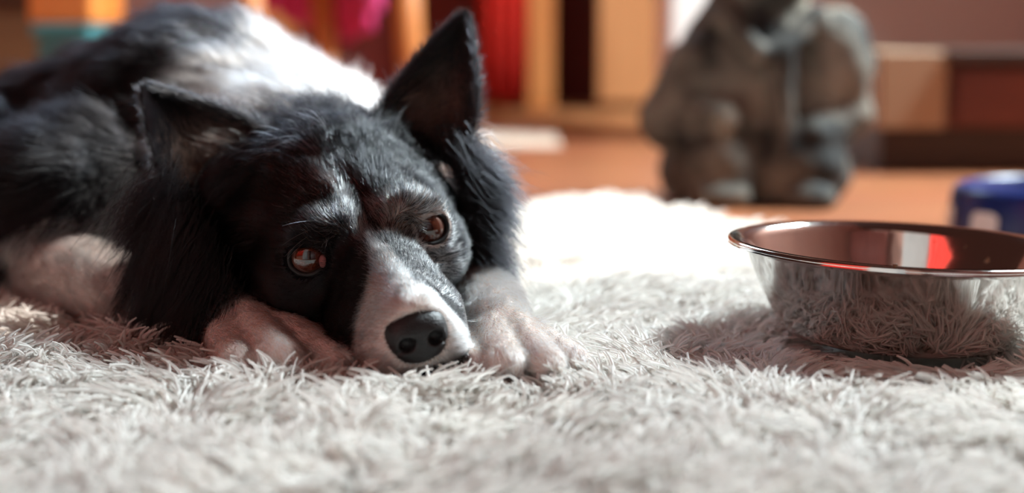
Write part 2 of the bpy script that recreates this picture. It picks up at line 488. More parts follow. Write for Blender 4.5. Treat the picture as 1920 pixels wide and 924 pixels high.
# right: low bench
lb = empty('low_bench', (1.05, 2.3, 0), 'low dark topped bench with red brown front at the far right', 'cabinet')
obj('plinth', box(.56, 1.56, 2.16, 2.55, 0, .068), M['dark_wood'], lb, bevel=.003)
obj('side_panel', box(.545, .645, 2.12, 2.55, .068, .182), M['beige'], lb, bevel=.004)
obj('body', box(.645, 1.56, 2.14, 2.55, .068, .166), M['red_brown'], lb, bevel=.003)
for k in range(2):
    obj('drawer', box(.66 + .45 * k, 1.09 + .45 * k, 2.125, 2.14, .078, .156), M['red_brown'], lb, bevel=.003)
obj('top_board', box(.64, 1.58, 2.10, 2.57, .166, .184), M['dark_wood'], lb, bevel=.003)

# ------------------------------------------------------------------ stone statue
K = 1.1; SC = np.array([30.5, 178.0, 0.0], np.float32)
def statue(P):
    P = (P - SC) / K
    d = sd_ell(P, (0, 3, 11), (9.5, 7.5, 14))
    d = smin(d, sd_ell(P, (0, 1, 3), (11, 9, 6)), 3)
    d = smin(d, sd_ell(P, (.5, 1, 27.5), (6.2, 6, 7)), 2)                       # head
    d = smin(d, sd_ell(P, (.5, -5, 25), (2.2, 2.2, 2.2)), 1.5)                   # muzzle
    for x in (-4.6, 5.6): d = smin(d, sd_ell(P, (x, 2, 34), (1.8, 1.2, 2.4)), 1) # ears
    d = smin(d, sd_cap(P, (-4.5, -3.5, 20.5), (-1, -6.5, 16.5), 1.5, 1.2), 1.0)   # shawl ends crossing at the chest
    d = smin(d, sd_cap(P, (5.5, -3.5, 20.5), (1.2, -6.5, 16.5), 1.5, 1.2), 1.0)
    d = smin(d, sd_cap(P, (1.5, -5.2, 16.5), (2, -6.0, 7), 1.7, 1.5), .8)         # front panel
    a = smin(sd_cap(P, (-7.4, 0, 14.8), (-10.2, -2, 9), 3.3, 3.2), sd_cap(P, (-10.2, -2, 9), (-5.2, -6.5, 9.6), 2.8, 2.1), 1)
    a = smin(a, sd_ell(P, (-5.2, -7.2, 9.7), (2.2, 1.8, 2.0)), .6)
    d = smin(d, a, .9)
    b = smin(sd_ell(P, (8.6, -.5, 15.2), (4.3, 5, 6.6)), sd_cap(P, (10, -1, 10), (5.5, -6, 7.5), 3.0, 2.2), 1)
    d = smin(d, b, .9)
    for x in (-5, 4.6):
        d = smin(d, sd_ell(P, (x, -4, 4.2), (4.6, 5, 4.9)), .8)
        d = smin(d, sd_ell(P, (x, -8, 1.2), (3.2, 2.6, 1.7)), .8)
    d = smax(d, -sd_cap(P, (-.6, -9, 15), (-.8, -8, 1), .9, .9), .8)
    d = d + .22 * np.asarray(vnoise(P, 2.2, 3) + .6 * vnoise(P, .9, 5), np.float32)
    return np.maximum(d * K, -P[:, 2])
V, Fq = surface_nets(statue, SC + np.array([-17, -14, -1]), SC + np.array([17, 16, 42]), .5)
e = mesh_np('statue', V / 100, Fq, M['stone'])
tag(e, 'weathered dark grey stone statue of a plump seated figure on the floor', 'statue')

# ------------------------------------------------------------------ bowls
def tilt(o, rx, ry): o.rotation_euler = (math.radians(rx), math.radians(ry), 0)
bc_ = at(1690, 466, .857); BX, BY, BZ = float(bc_[0]), float(bc_[1]), .0205
R_ = .1045; H_ = .0485
prof = [(0, .003), (.030, .0025), (.060, .001), (.066, .0015), (.0715, .0055), (.0765, .012), (.083, .022), (.089, .033), (.0945, .0435), (.0965, .0465), (.1005, .0485), (.1035, .0490), (.1052, .0482), (.1055, .0468)]
prof = [(r, z * 1.18) for r, z in prof]
sb = empty('steel_bowl', (BX, BY, BZ), 'shiny stainless steel feeding bowl with rolled rim on the white rug', 'bowl')
tilt(sb, 0, 1.6)
def local(o, parent): o.parent = parent; return o
o = obj('bowl_wall', lathe(prof[::-1] , (0, 0, 0), 128), M['steel'], None, smooth=True); local(o, sb)
o2_ = obj('inner_wall', lathe([(r - .0012, z + .0008) for r, z in prof[::-1][2:]], (0, 0, 0), 128), M['steel'], None, smooth=True); local(o2_, sb)
ring = [(.1035 * math.cos(a), .1035 * math.sin(a), .0564) for a in np.linspace(0, 2 * math.pi, 128, endpoint=False)]
o3 = obj('rolled_rim', tube(ring, .0019, 12, closed=True), M['steel'], None, smooth=True); local(o3, sb)
# bits of dried food stuck inside
for k, (ang, r, z, s_, lab) in enumerate([
        (62, .0925, .0405, .0016, 'small brown food crumb on the back wall inside the steel bowl, near the red reflection'),
        (49, .0925, .0395, .0021, 'dark brown food crumb on the inside of the steel bowl, right of the red reflection'),
        (38, .0895, .034, .0029, 'largest food crumb, stuck to the right inside wall of the steel bowl'),
        (-108, .1035, .0500, .0014, 'pale tiny food crumb lying on the near rim of the steel bowl')]):
    a = math.radians(ang)
    lp = Vector((r * math.cos(a), r * math.sin(a), z * 1.18))
    ry = math.radians(1.6)
    wp = Vector((lp.x * math.cos(ry) + lp.z * math.sin(ry), lp.y, -lp.x * math.sin(ry) + lp.z * math.cos(ry))) + Vector((BX, BY, BZ))
    bm = ellipsoid((0, 0, 0), (s_, s_ * .7, s_ * .9), sub=2)
    for v in bm.verts: v.co *= 1 + .18 * math.sin(v.co.x * 3000 + v.co.z * 2100 + k)
    o = obj('food_crumb', bm, M['crumb'], smooth=True); o.location = wp
    tag(o, lab, 'crumb', 'food crumbs in the steel bowl')

BB = (.548, 1.40, 0)
bb = empty('blue_bowl', BB, 'dark blue feeding bowl with white print, behind the steel bowl', 'bowl')
prof = [(0, .010), (.088, .010), (.104, .0), (.112, .0), (.112, .006), (.1085, .048), (.105, .055), (.099, .057), (.094, .053), (.088, .030), (.080, .018), (0, .016)]
o = obj('bowl_body', lathe(prof, (0, 0, 0), 96), M['blue_glaze'], None, smooth=True); local(o, bb)
o.modifiers.new('edge', 'EDGE_SPLIT').split_angle = math.radians(50)
def patch(a0, a1, z0, z1, n=10):
    bm = bmesh.new(); rows = []
    for i in range(n + 1):
        a = math.radians(a0 + (a1 - a0) * i / n); e = min(i, n - i) / n
        rr = [.1125 - .004 * (z - .006) / .052 for z in (z0, z1)]
        ins = .004 * max(0, 1 - e * 6)
        rows.append([bm.verts.new((r * math.cos(a), r * math.sin(a), z)) for r, z in ((rr[0] + .0008, z0 + ins), (rr[1] + .0008, z1 - ins))])
    for A_, B_ in zip(rows, rows[1:]): bm.faces.new((A_[0], B_[0], B_[1], A_[1]))
    return bm
for k in range(12):
    a0 = 200 + k * 30 + (0, 4, -3, 2)[k % 4]
    w_ = (17, 12, 19, 10)[k % 4]
    o = obj('print', patch(a0, a0 + w_, .010, .036), M['print_white'], None, smooth=True); local(o, bb)
# ------------------------------------------------------------------ the dog
HO = np.array([-8.343, 82.013, 8.251])                 # between the eyes, cm
HR = np.array([.92140, .33783, .19210]); HF = np.array([.35306, -.93424, -.05048]); HU = np.array([-.16241, -.11434, .98008])
HB = np.stack([HR, HF, HU]).astype(np.float32)
HO32 = HO.astype(np.float32)
def hl(P): return (np.asarray(P, np.float32) - HO32) @ HB.T      # world cm -> head cm (right, forward, up)
def hw(L): return HO + np.asarray(L, float) @ np.stack([HR, HF, HU])
def cm(px, py, t): return at(px, py, t) * 100
CAMCM = CAMP * 100

EYES = [np.array([-3.55, -.05, .0]), np.array([3.5, -.05, .0])]
EYE_R = 1.22
def eye_frame(i):
    out = np.array([-.36, .90, .16]) if i == 0 else np.array([.22, .95, .16])
    out = out / np.linalg.norm(out)
    a = np.cross(out, [0, 0, 1.]); a = a / np.linalg.norm(a)
    # lids slope down towards the nose
    t = np.cross(a, out)
    ang = math.radians(-8 if i == 0 else 8)
    a2 = a * math.cos(ang) + t * math.sin(ang); t2 = np.cross(a2, out)
    return out, a2, t2
EF = [eye_frame(0), eye_frame(1)]

def sd_head(L):
    def mc(f): return -.05 * max(f, 0)
    d = sd_ell(L, (0, -6.2, -.1), (6.0, 7.2, 4.95))
    for s in (-1, 1):
        d = smin(d, sd_ell(L, (s * 3.9, -3.6, -1.9), (2.7, 4.0, 2.9)), 1.2)       # cheek
        d = smin(d, sd_ell(L, (s * 2.9, -7.5, -2.8), (3.4, 4.5, 3.4)), 1.5)       # jaw muscle
        d = smin(d, sd_ell(L, (s * 5.6, -10.8, 2.4), (2.4, 2.0, 2.6)), 1.6)        # ear root
        d = smin(d, sd_ell(L, (s * 2.3, -.2, 1.75), (1.7, 1.5, 1.0)), .8)         # brow
    m = sd_cap(L, (0, -1.0, -2.4), (mc(8), 7.6, -3.45), 3.5, 2.35)                # muzzle
    m = smin(m, sd_cap(L, (0, -.5, -.35), (mc(9), 8.7, -2.15), 1.6, .95), 1.3)    # bridge of the nose
    for s in (-1, 1):
        m = smin(m, sd_ell(L, (mc(7) + s * 1.55, 7.1, -4.2), (1.55, 2.3, 1.65)), .7)   # upper lip
        m = smin(m, sd_ell(L, (mc(4) + s * 2.0, 4.0, -3.7), (1.7, 3.2, 1.8)), 1.0)
    d = smin(d, m, 1.6)
    j = sd_cap(L, (0, -4, -4.9), (mc(7), 7.4, -5.3), 2.6, 1.25)                   # lower jaw
    d = smin(d, j, .35)
    for i, e in enumerate(EYES):
        o_, a, t = EF[i]
        ax = np.stack([a, o_, t])
        d = smin(d, sd_ell(L, e, (1.62, 1.62, 1.5)), .5)                          # lids
        d = smax(d, -sd_ell(L, e + o_ * 1.35, (1.12, 1.3, .95), ax), .18)         # opening
        # tear-duct hollow
        d = smin(d, sd_cap(L, e + o_ * .9 + t * 1.15 - a * .5, e + o_ * .9 + t * 1.1 + a * .7, .45, .42), .5)
    d = smax(d, -sd_cap(L, (0, -3.0, 5.2), (0, 1.2, 1.75), .5, .38), 1.0)         # furrow between the brows
    d = smin(d, sd_cap(L, (-.6, -6.0, 4.65), (2.2, -6.4, 4.45), .55, .45), .5)       # wrinkle across the crown
    # seat of the nose leather
    d = smax(d, -sd_ell(L, (-.45, 10.2, -2.9), (1.5, 1.5, 1.1)), .4)
    return d

def sd_neck(P):
    d = sd_cap(P, (-11.2, 90.5, 8.2), (-17.5, 106, 9.0), 6.3, 8.6)
    return d
def sd_trunk(P):
    d = sd_cap(P, (-24, 111, 10.3), (-45, 120, 5.6), 10.8, 8.9)
    d = smin(d, sd_cap(P, (-45, 120, 5.6), (-66, 127, 3.2), 8.9, 7.8), 3)
    d = smin(d, sd_cap(P, (-24, 111, 9.3), (-14, 104, 7), 10.0, 7.0), 3)
    d = smin(d, sd_ell(P, (-42, 106, 8.0), (7.5, 8, 7.5)), 2.0)                    # shoulder, elbow drawn back
    d = smin(d, sd_ell(P, (-31, 101, 7.2), (7.5, 6.5, 7.2)), 2.5)
    d = smin(d, sd_ell(P, (-62, 119, 6), (8, 8, 8)), 2.0)                          # thigh
    return d
PAWL = [((-16.4, 80.6, 2.8), (-15.0, 76.0, 2.4), 1.35, 1.12),
        ((-14.8, 80.2, 3.3), (-12.3, 75.0, 2.75), 1.40, 1.22),
        ((-13.2, 80.5, 3.2), (-9.6, 75.9, 2.5), 1.28, 1.12),
        ((-12.1, 81.3, 2.9), (-7.7, 77.9, 2.3), 1.18, 1.0)]
PAWR = [((-2.0, 79.4, 2.9), (-1.9, 75.1, 2.5), 1.0, .92),
        ((-1.0, 79.2, 3.5), (-.3, 73.9, 2.85), 1.15, 1.06),
        ((.2, 79.4, 3.5), (1.8, 74.2, 2.8), 1.12, 1.02),
        ((1.1, 80.2, 3.0), (3.4, 75.8, 2.5), 1.0, .90)]
def sd_legs(P):
    l = sd_cap(P, (-31, 96, 4.4), (-23.5, 89, 3.5), 3.1, 2.3)
    l = smin(l, sd_cap(P, (-23.5, 89, 3.5), (-14.8, 81.4, 3.1), 2.2, 1.7), .8)
    r = sd_cap(P, (-7, 104, 6), (-2.2, 92, 4.2), 4.2, 2.4)
    r = smin(r, sd_cap(P, (-2.2, 92, 4.2), (-.6, 80.0, 3.2), 2.2, 1.6), .8)
    return np.minimum(l, r)
def sd_paws(P):
    d = None
    for grp in (PAWL, PAWR):
        g = None
        for a, b, r1_, r2_ in grp:
            c = sd_cap(P, a, b, r1_, r2_)
            g = c if g is None else np.minimum(g, c)
        d = g if d is None else np.minimum(d, g)
    return d
def sd_dog(P):
    P = np.asarray(P, np.float32)
    h = sd_head(hl(P)); n = sd_neck(P)
    d = smin(h, n, 2.5)
    d = smin(d, sd_trunk(P), 3.5)
    lp = smin(sd_legs(P), sd_paws(P), .5)
    return smin(d, lp, .5)

V, Fq = surface_nets(sd_dog, (-78, 66, .6), (9, 142, 25), .25, 4)
# throw away stray islands and close to a clean mesh
NV = len(V)

def vert_normals(V, F):
    a = V[F[:, 2]] - V[F[:, 0]]; b = V[F[:, 3]] - V[F[:, 1]]
    fn = np.cross(a, b); vn = np.zeros_like(V)
    for k in range(4): np.add.at(vn, F[:, k], fn)
    return nrm(vn), np.linalg.norm(fn, axis=1) * .5
VN, FA = vert_normals(V, Fq)

# coat -------------------------------------------------------------
BLACK = np.array([.0045, .0045, .0055]); WHITE = np.array([.90, .885, .86]); TAN = np.array([.50, .27, .16])
def ss(a, b, x): t = np.clip((x - a) / (b - a), 0, 1); return t * t * (3 - 2 * t)
def white_prob(P):
    """share of white hairs in the coat at P (world cm)"""
    L = hl(P); r, f, u = L[:, 0], L[:, 1], L[:, 2]
    nz = .6 * vnoise(P, .9, 11) + .6 * vnoise(P, .35, 13); nz2 = vnoise(P, 3.0, 12)
    x = r + .05 * np.maximum(f, 0) + np.interp(f, [-5, 0, 2, 4], [1.5, .8, .25, 0])
    # blaze and muzzle
    wl_ = np.interp(f, [-5, -1, 2, 4.0, 5.2, 6.2, 7.2, 8.0], [.3, .45, .5, .6, .95, 1.9, 3.2, 6])
    wr_ = np.interp(f, [-5, -1, 2, 4.0, 5.4, 6.6, 7.6, 8.3, 9.0], [.3, .45, .5, .6, .8, .95, 1.2, 1.9, 6])
    wd = np.where(x < 0, wl_, wr_)
    p = ss(.6, -.5, np.abs(x) - wd - .4 * nz)
    p = np.maximum(p, ss(-3.2, -3.9, u + .3 * nz) * ss(4.8, 6.2, f + .4 * nz))
    p = np.where((f > 2) & (u < -5.15 + .3 * nz), p * .12, p)  # dark lips, plus shade under the muzzle painted in
    p *= np.interp(f, [-8, -4, 0, 3.0, 4.2], [.1, .55, .8, .95, 1])
    # brows, and forehead flecks mixing real grey ticking with painted sheen
    for ex, ey, a in ((-2.3, .9, .26), (2.2, .7, .42)):
        p = np.maximum(p, a * np.exp(-(((r - ex) / 1.0) ** 2 + ((f - ey) / .9) ** 2 + ((u - 2.1) / 1.0) ** 2)))
    head = (f > -9)
    p = np.maximum(p, np.where(head & (r < .6) & (r > -4.0) & (f < 1) & (u > 1.6), (.17 + .12 * nz2) * ss(-4.0, -2.4, r), 0))
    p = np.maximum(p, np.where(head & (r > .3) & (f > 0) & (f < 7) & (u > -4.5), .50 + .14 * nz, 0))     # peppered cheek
    # white ruff around the neck
    v = (P - np.array([-11.2, 90.5, 8.2])) @ np.array([-.37, .927, .05])
    nk = ss(3.6, 5.6, v + 1.2 * nz2) * ss(27, 23, v + 2.0 * nz2)
    nk *= ss(-25, -20, P[:, 0] - .35 * (P[:, 1] - 102) + 1.5 * nz2) * ss(7, 10, P[:, 2])
    nk = nk * (f < -10)
    # front legs and chest tuft
    leg = ((P[:, 1] < 97.5) & (P[:, 0] < -7.2) & (P[:, 2] < 8.3) & (P[:, 0] > -34.5 + .6 * nz)) | ((P[:, 0] > -7.2) & (P[:, 2] < 8.3))
    leg = leg & (np.minimum(sd_legs(P), sd_paws(P)) < .8) & (sd_head(L.astype(np.float32)) > .5)
    p = np.maximum(p, nk)
    p = np.where(leg, 1.0, p)
    ch = .6 * np.exp(-((P[:, 0] + 22.5) / 1.8) ** 2 - ((P[:, 2] - 10.5) / 4.0) ** 2) * (P[:, 1] < 100) * (f < -10)
    return np.clip(np.maximum(p, .85 * ch), 0, 1)
def sd_nose(L):
    c = -.48
    d = sd_ell(L, (c, 8.9, -2.85), (1.62, 1.25, 1.15))
    for s in (-1, 1): d = smin(d, sd_ell(L, (c + s * .80, 9.15, -3.3), (.86, .95, 1.12)), .4)
    d = smin(d, sd_ell(L, (c, 9.1, -4.05), (1.15, .75, .80)), .5)
    for s in (-1, 1):
        d = smax(d, -sd_ell(L, (c + s * .80, 10.05, -3.4), (.46, .70, .42)), .16)
        d = smax(d, -sd_cap(L, (c + s * 1.0, 9.95, -3.6), (c + s * 1.5, 9.6, -3.85), .13, .06), .12)
    d = smax(d, -sd_cap(L, (c, 10.15, -3.5), (c, 9.9, -5.1), .07, .11), .12)
    return d
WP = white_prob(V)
WP = WP * (.25 + .75 * ss(-.05, .16, sd_nose(hl(V))))                # bare dark rim of the nose

dog = empty('dog', (-.10, .85, .02), 'black and white long-haired sheepdog lying with its chin on the white rug', 'dog')
body = mesh_np('body', V / 100, Fq, None, dog)
ca = body.data.color_attributes.new('coat', 'FLOAT_COLOR', 'POINT')
skin = np.where(WP[:, None] > .5, np.array([[.62, .40, .34]]), np.array([[.010, .009, .010]]))
skin = np.array([.005, .0045, .005]) * (1 - WP[:, None]) + np.array([.70, .60, .55]) * WP[:, None]
ca.data.foreach_set('color', np.concatenate([skin, np.ones((NV, 1))], 1).astype(np.float32).ravel())
m = mat('dog skin', (.02, .02, .02), .9, spec=.0)
a_ = nd(m, 'ShaderNodeAttribute'); a_.attribute_name = 'coat'; lk(m, a_.outputs['Color'], bsdf(m).inputs['Base Color'])
body.data.materials.append(m)

# nose leather -----------------------------------------------------
Ln, Fn = surface_nets(sd_nose, (-3, 7, -5.6), (2, 11, -1), .07, 4)
m = mat('nose leather', (.010, .009, .010), .5, spec=.45)
tc = nd(m, 'ShaderNodeTexCoord'); vo = nd(m, 'ShaderNodeTexVoronoi'); vo.inputs['Scale'].default_value = 900
lk(m, tc.outputs['Object'], vo.inputs['Vector'])
b = nd(m, 'ShaderNodeBump'); b.inputs['Strength'].default_value = .35; b.inputs['Distance'].default_value = .0006
lk(m, vo.outputs['Distance'], b.inputs['Height']); lk(m, b.outputs[0], bsdf(m).inputs['Normal'])
mesh_np('nose', hw(Ln) / 100, Fn, m, dog)

# eyes: ball, iris, pupil, lid rim ------------------------------------
m_ball = mat('eye white', (.09, .045, .035), .06, spec=.6, coat=1.0)
m_iris = mat('brown iris', (.10, .022, .008), .05, spec=.6, coat=1.0)
tc = nd(m_iris, 'ShaderNodeTexCoord'); nn = nd(m_iris, 'ShaderNodeTexNoise'); nn.inputs['Scale'].default_value = 500; lk(m_iris, tc.outputs['Object'], nn.inputs['Vector'])
r_ = ramp(m_iris, nn.outputs['Fac'], [(.3, (.034, .006, .003)), (.7, (.085, .018, .006))]); lk(m_iris, r_.outputs[0], bsdf(m_iris).inputs['Base Color'])
m_pupil = mat('pupil', (.004, .003, .003), .05, spec=.6, coat=1.0)
m_lid = mat('eyelid skin', (.008, .007, .007), .5, spec=.3)
m_pink = mat('pink eye corner', (.22, .075, .07), .5, spec=.3)
def cap_mesh(center, axis, R, th0, th1, lift, rings=8, n=40):
    axis = nrm(np.array(axis, float)); a = nrm(np.cross(axis, [0, 0, 1.])); b = np.cross(axis, a)
    v = []; f = []
    for i in range(rings + 1):
        th = th0 + (th1 - th0) * i / rings
        for k in range(n):
            p = 2 * math.pi * k / n
            v.append(center + (R + lift) * (axis * math.cos(th) + (a * math.cos(p) + b * math.sin(p)) * math.sin(th)))
    for i in range(rings):
        for k in range(n): f.append((i * n + k, i * n + (k + 1) % n, (i + 1) * n + (k + 1) % n, (i + 1) * n + k))
    if th0 < 1e-6:  # close the pole by a tiny ring
        pass
    return np.array(v), f
for i, e in enumerate(EYES):
    c = hw(e)
    o_, a, t = EF[i]
    g = nrm(CAMCM - c + np.array([0, 0, 2.0]))
    g = nrm(.80 * g + .20 * nrm(o_ @ np.stack([HR, HF, HU])))
    v, f = cap_mesh(c, g, EYE_R, .001, math.pi - .001, 0, 24, 40)
    ball = mesh_np('eye', v / 100, f, m_ball, dog)
    v, f = cap_mesh(c, g, EYE_R, .001, .70, .012, 8, 40); mesh_np('iris', v / 100, f, m_iris, ball)
    v, f = cap_mesh(c, g, EYE_R, .001, .30, .020, 5, 32); mesh_np('pupil', v / 100, f, m_pupil, ball)
    # rim: follows the almond opening on the lid
    pts = []
    for k in range(40):
        p = 2 * math.pi * k / 40
        ca_, sa_ = math.cos(p), math.sin(p)
        hx = 1.06 * ca_; hy = .90 * sa_
        inner = 1 if i == 0 else -1
        if ca_ * inner > .6: hx *= 1 + .25 * (ca_ * inner - .6); hy -= .25 * (ca_ * inner - .6)
        rr2 = hx * hx + hy * hy; zf = math.sqrt(max(1.36 ** 2 - rr2, .2))
        pts.append(hw(e + o_ * zf + a * hx + t * hy) / 100)
    bm = tube(pts, .0014, 10, closed=True)
    o = obj('eyelid', bm, m_lid, dog, smooth=True)
    # third eyelid, a pink wedge in the inner corner
    inner = 1 if i == 0 else -1
    q = e + o_ * 1.04 + a * inner * .93 - t * .12
    wv = ellipsoid((0, 0, 0), (1, 1, 1), sub=3)
    A3 = hw(q) / 100
    ex_ = (a @ np.stack([HR, HF, HU])) * .0022; ey_ = (o_ @ np.stack([HR, HF, HU])) * .0022; ez_ = (t @ np.stack([HR, HF, HU])) * .0038
    for w in wv.verts:
        cc_ = np.array(w.co); w.co = Vector(A3 + cc_[0] * ex_ + cc_[1] * ey_ + cc_[2] * ez_)
    if i == 0: tag(obj('tear_duct', wv, m_pink, dog, smooth=True), 'pink inner corner of the eye')
    else: wv.free()

# ears ---------------------------------------------------------------
def spl(pts, n):
    pts = np.array(pts, float); s = np.linspace(0, len(pts) - 1, n)
    out = []
    for x in s:
        i = min(int(x), len(pts) - 2); t = x - i
        p0 = pts[max(i - 1, 0)]; p1_, p2_ = pts[i], pts[i + 1]; p3_ = pts[min(i + 2, len(pts) - 1)]
        out.append(.5 * (2 * p1_ + (p2_ - p0) * t + (2 * p0 - 5 * p1_ + 4 * p2_ - p3_) * t * t + (3 * p1_ - p0 - 3 * p2_ + p3_) * t ** 3))
    return np.array(out)
EAR = {
 'R': dict(lat=[(872, 330, .905), (893, 235, .912), (897, 160, .922), (891, 95, .932), (883, 50, .938), (875, 19, .941)],
           med=[(700, 235, .915), (727, 178, .917), (768, 124, .923), (806, 80, .930), (845, 42, .937), (872, 18, .941)]),
 'L': dict(lat=[(352, 430, .885), (310, 350, .885), (287, 290, .888), (274, 238, .893), (266, 190, .899), (262, 155, .903)],
           med=[(555, 275, .905), (482, 228, .910), (420, 200, .914), (362, 180, .913), (308, 164, .909), (264, 152, .904)]),
}
m_ear = mat('ear skin', (.012, .010, .010), .95, spec=.0)
m_earin = m_ear
ears = []
for side in ('L', 'R'):
    NS, NVv = 22, 15
    la = spl([cm(*p) for p in EAR[side]['lat']], NS); me_ = spl([cm(*p) for p in EAR[side]['med']], NS)
    away = nrm((la[0] + me_[0]) / 2 - CAMCM)
    G = np.zeros((NS, NVv, 3))
    for j in range(NVv):
        w = j / (NVv - 1); x = 2 * w - 1
        for i_ in range(NS):
            s = i_ / (NS - 1)
            base = me_[i_] * (1 - w) + la[i_] * w
            G[i_, j] = base + away * ((1.7 if side == 'L' else 2.3) * (1 - x * x) * (1 - s) ** .8 + .25 * (1 - x * x) * (1 - s))
    v = G.reshape(-1, 3); f = [(i_ * NVv + j, i_ * NVv + j + 1, (i_ + 1) * NVv + j + 1, (i_ + 1) * NVv + j) for i_ in range(NS - 1) for j in range(NVv - 1)]
    o = mesh_np('ear', v / 100, f, m_ear, dog)
    o.data.color_attributes.new('ear_color', 'FLOAT_COLOR', 'POINT')
    xs = np.tile(np.linspace(-1, 1, NVv), NS); sv = np.repeat(np.linspace(0, 1, NS), NVv)
    inner_ = (1 - xs ** 2) * np.exp(-((sv - .22) / .24) ** 2) * ss(.02, .20, sv)
    colr = np.array([.010, .009, .010]) + inner_[:, None] * np.array([.20, .085, .06])
    o.data.color_attributes['ear_color'].data.foreach_set('color', np.concatenate([colr, np.ones((len(v), 1))], 1).astype(np.float32).ravel())
    mo = o.modifiers.new('solid', 'SOLIDIFY'); mo.thickness = .0011; mo.offset = 0
    mo2 = o.modifiers.new('smooth', 'SUBSURF'); mo2.levels = 1; mo2.render_levels = 1
    ears.append((side, G, la, me_, away))
a_ = nd(m_ear, 'ShaderNodeAttribute'); a_.attribute_name = 'ear_color'; lk(m_ear, a_.outputs['Color'], bsdf(m_ear).inputs['Base Color'])

# claws --------------------------------------------------------------
m_claw = mat('dark claw', (.03, .022, .018), .35)
for grp in (PAWL, PAWR):
    for a, b_, r1_, r2_ in grp:
        a = np.array(a); b_ = np.array(b_); d = nrm(b_ - a); d[2] = -.25; d = nrm(d)
        p0 = b_ + d * r2_ * .85 + np.array([0, 0, -.25]); 
        obj('claw', tube([p0 / 100, (p0 + d * .35 + np.array([0, 0, .02])) / 100, (p0 + d * .75 + np.array([0, 0, -.22])) / 100], [.0026, .0022, .0006], 8), m_claw, dog, smooth=True)

# fur ----------------------------------------------------------------
CULL = 0.25
def sample(density, maxn):
    """roots on the body: density (hairs per cm2) is given per vertex"""
    fd = density[Fq].mean(1)
    w = fd * FA
    n = min(int(w.sum()), maxn)
    fi = rng.choice(len(Fq), n, p=w / w.sum())
    u = rng.random((n, 1)); v = rng.random((n, 1))
    q = Fq[fi]
    def bil(X): return (X[q[:, 0]] * (1 - u) + X[q[:, 1]] * u) * (1 - v) + (X[q[:, 3]] * (1 - u) + X[q[:, 2]] * u) * v
    return bil(V), nrm(bil(VN))
def strands(root, nor, flow, length, lift, K_=6, sag=0.0, wave=.08, clump=.5, cell=.5, droop=None):
    N = len(root)
    fl = flow - nor * (flow * nor).sum(1, keepdims=True); fl = nrm(fl)
    s = np.linspace(0, 1, K_)[None, :, None]
    lf = lift[:, None, None] if np.ndim(lift) else lift
    jit = nrm(rng.normal(size=(N, 3)))
    fl = nrm(fl + .18 * jit)
    L_ = length[:, None, None]
    up = lf * s * (1 - .55 * s)
    p = root[:, None] + L_ * (nor[:, None] * up + fl[:, None] * (.30 * s + .62 * s * s))
    if sag: p[:, :, 2] -= (L_[:, :, 0] * sag) * (s[:, :, 0] ** 2)
    # waviness, shared by neighbours
    wv = np.stack([vnoise(root, 1.6, 21 + k) for k in range(3)], 1); wv2 = np.stack([vnoise(root, .5, 31 + k) for k in range(3)], 1)
    p += (L_ * wave) * (wv[:, None] * 1.6 * s ** 2 + wv2[:, None] * np.sin(s * 5 + 1) * s)
    # clumping
    if clump:
        key = np.floor((root + .35 * cell * rng.normal(size=root.shape)) / cell).astype(np.int64)
        h = key[:, 0] * 1000003 + key[:, 1] * 10007 + key[:, 2]
        _, inv = np.unique(h, return_inverse=True)
        cnt = np.bincount(inv)
        tip = np.stack([np.bincount(inv, p[:, -1, k]) for k in range(3)], 1) / cnt[:, None]
        tgt = tip[inv]
        p += clump * (s ** 1.6) * (tgt[:, None] - p[:, -1:, :]) * rng.random((N, 1, 1)) 
    return p
def rad(N, K_, r, tip=.15):
    s = np.linspace(0, 1, K_)
    return (r * (1 - (1 - tip) * s ** 1.6))[None] * (.75 + .5 * rng.random((N, 1)))
def coat_color(root, jitter=.16):
    p = white_prob(root)
    w = rng.random(len(root)) < p
    c = np.where(w[:, None], WHITE, BLACK)
    c = c * (1 + jitter * rng.normal(size=(len(root), 1)))
    # warm tan tint on brow flecks and on the toes
    L = hl(root)
    brow = w & (np.abs(L[:, 2] - 2) < 1.5) & (L[:, 1] > -.5) & (L[:, 1] < 2) & (np.abs(L[:, 0]) > 1)
    c = np.where(brow[:, None] & (rng.random((len(root), 1)) < .22), TAN, c)
    return np.clip(c, .003, .9), p

VL = hl(V); LH = sd_head(VL.astype(np.float32)); LN = sd_neck(V.astype(np.float32)); LT = sd_trunk(V.astype(np.float32)); LG = np.minimum(sd_legs(V.astype(np.float32)), sd_paws(V.astype(np.float32)))
grp = np.argmin(np.stack([LH, LN, LT, LG], 1), 1)      # 0 head 1 neck 2 trunk 3 legs
tocam = nrm(CAMCM - V); facing = (VN * tocam).sum(1)
vis = ss(-.55, -.25, facing)
def head_len(L):
    r, f, u = L[:, 0], L[:, 1], L[:, 2]
    l = np.interp(f, [-12, -9, -6.5, -3.5, 0, 3, 6, 9], [3.4, 2.6, 1.7, 1.2, .9, .7, .55, .40])
    side = ss(-2.8, -5.0, f) * ss(3.2, .5, u) * ss(3.0, 5.0, np.abs(r))
    l = l * (1 - side) + 4.2 * side
    low = ss(-1.5, -4.5, f) * ss(-2.5, -5.0, u)
    l = np.maximum(l, 3.6 * low)
    cup = ss(-6.5, -8.0, f) * ss(3.2, 4.6, np.abs(r)) * ss(.2, 1.4, u)
    return l * (1 - cup) + .7 * cup
HL = head_len(VL)
hole = np.zeros(NV, bool)
for i, e in enumerate(EYES):
    o_, a, t = EF[i]
    q = VL - (e + o_ * 1.15)
    hole |= ((q @ a / 1.38) ** 2 + (q @ t / 1.10) ** 2 + (q @ o_ / 1.35) ** 2) < 1
nose_near = sd_nose(VL.astype(np.float32)) < .03
hf_ok = (~hole) & (~nose_near)

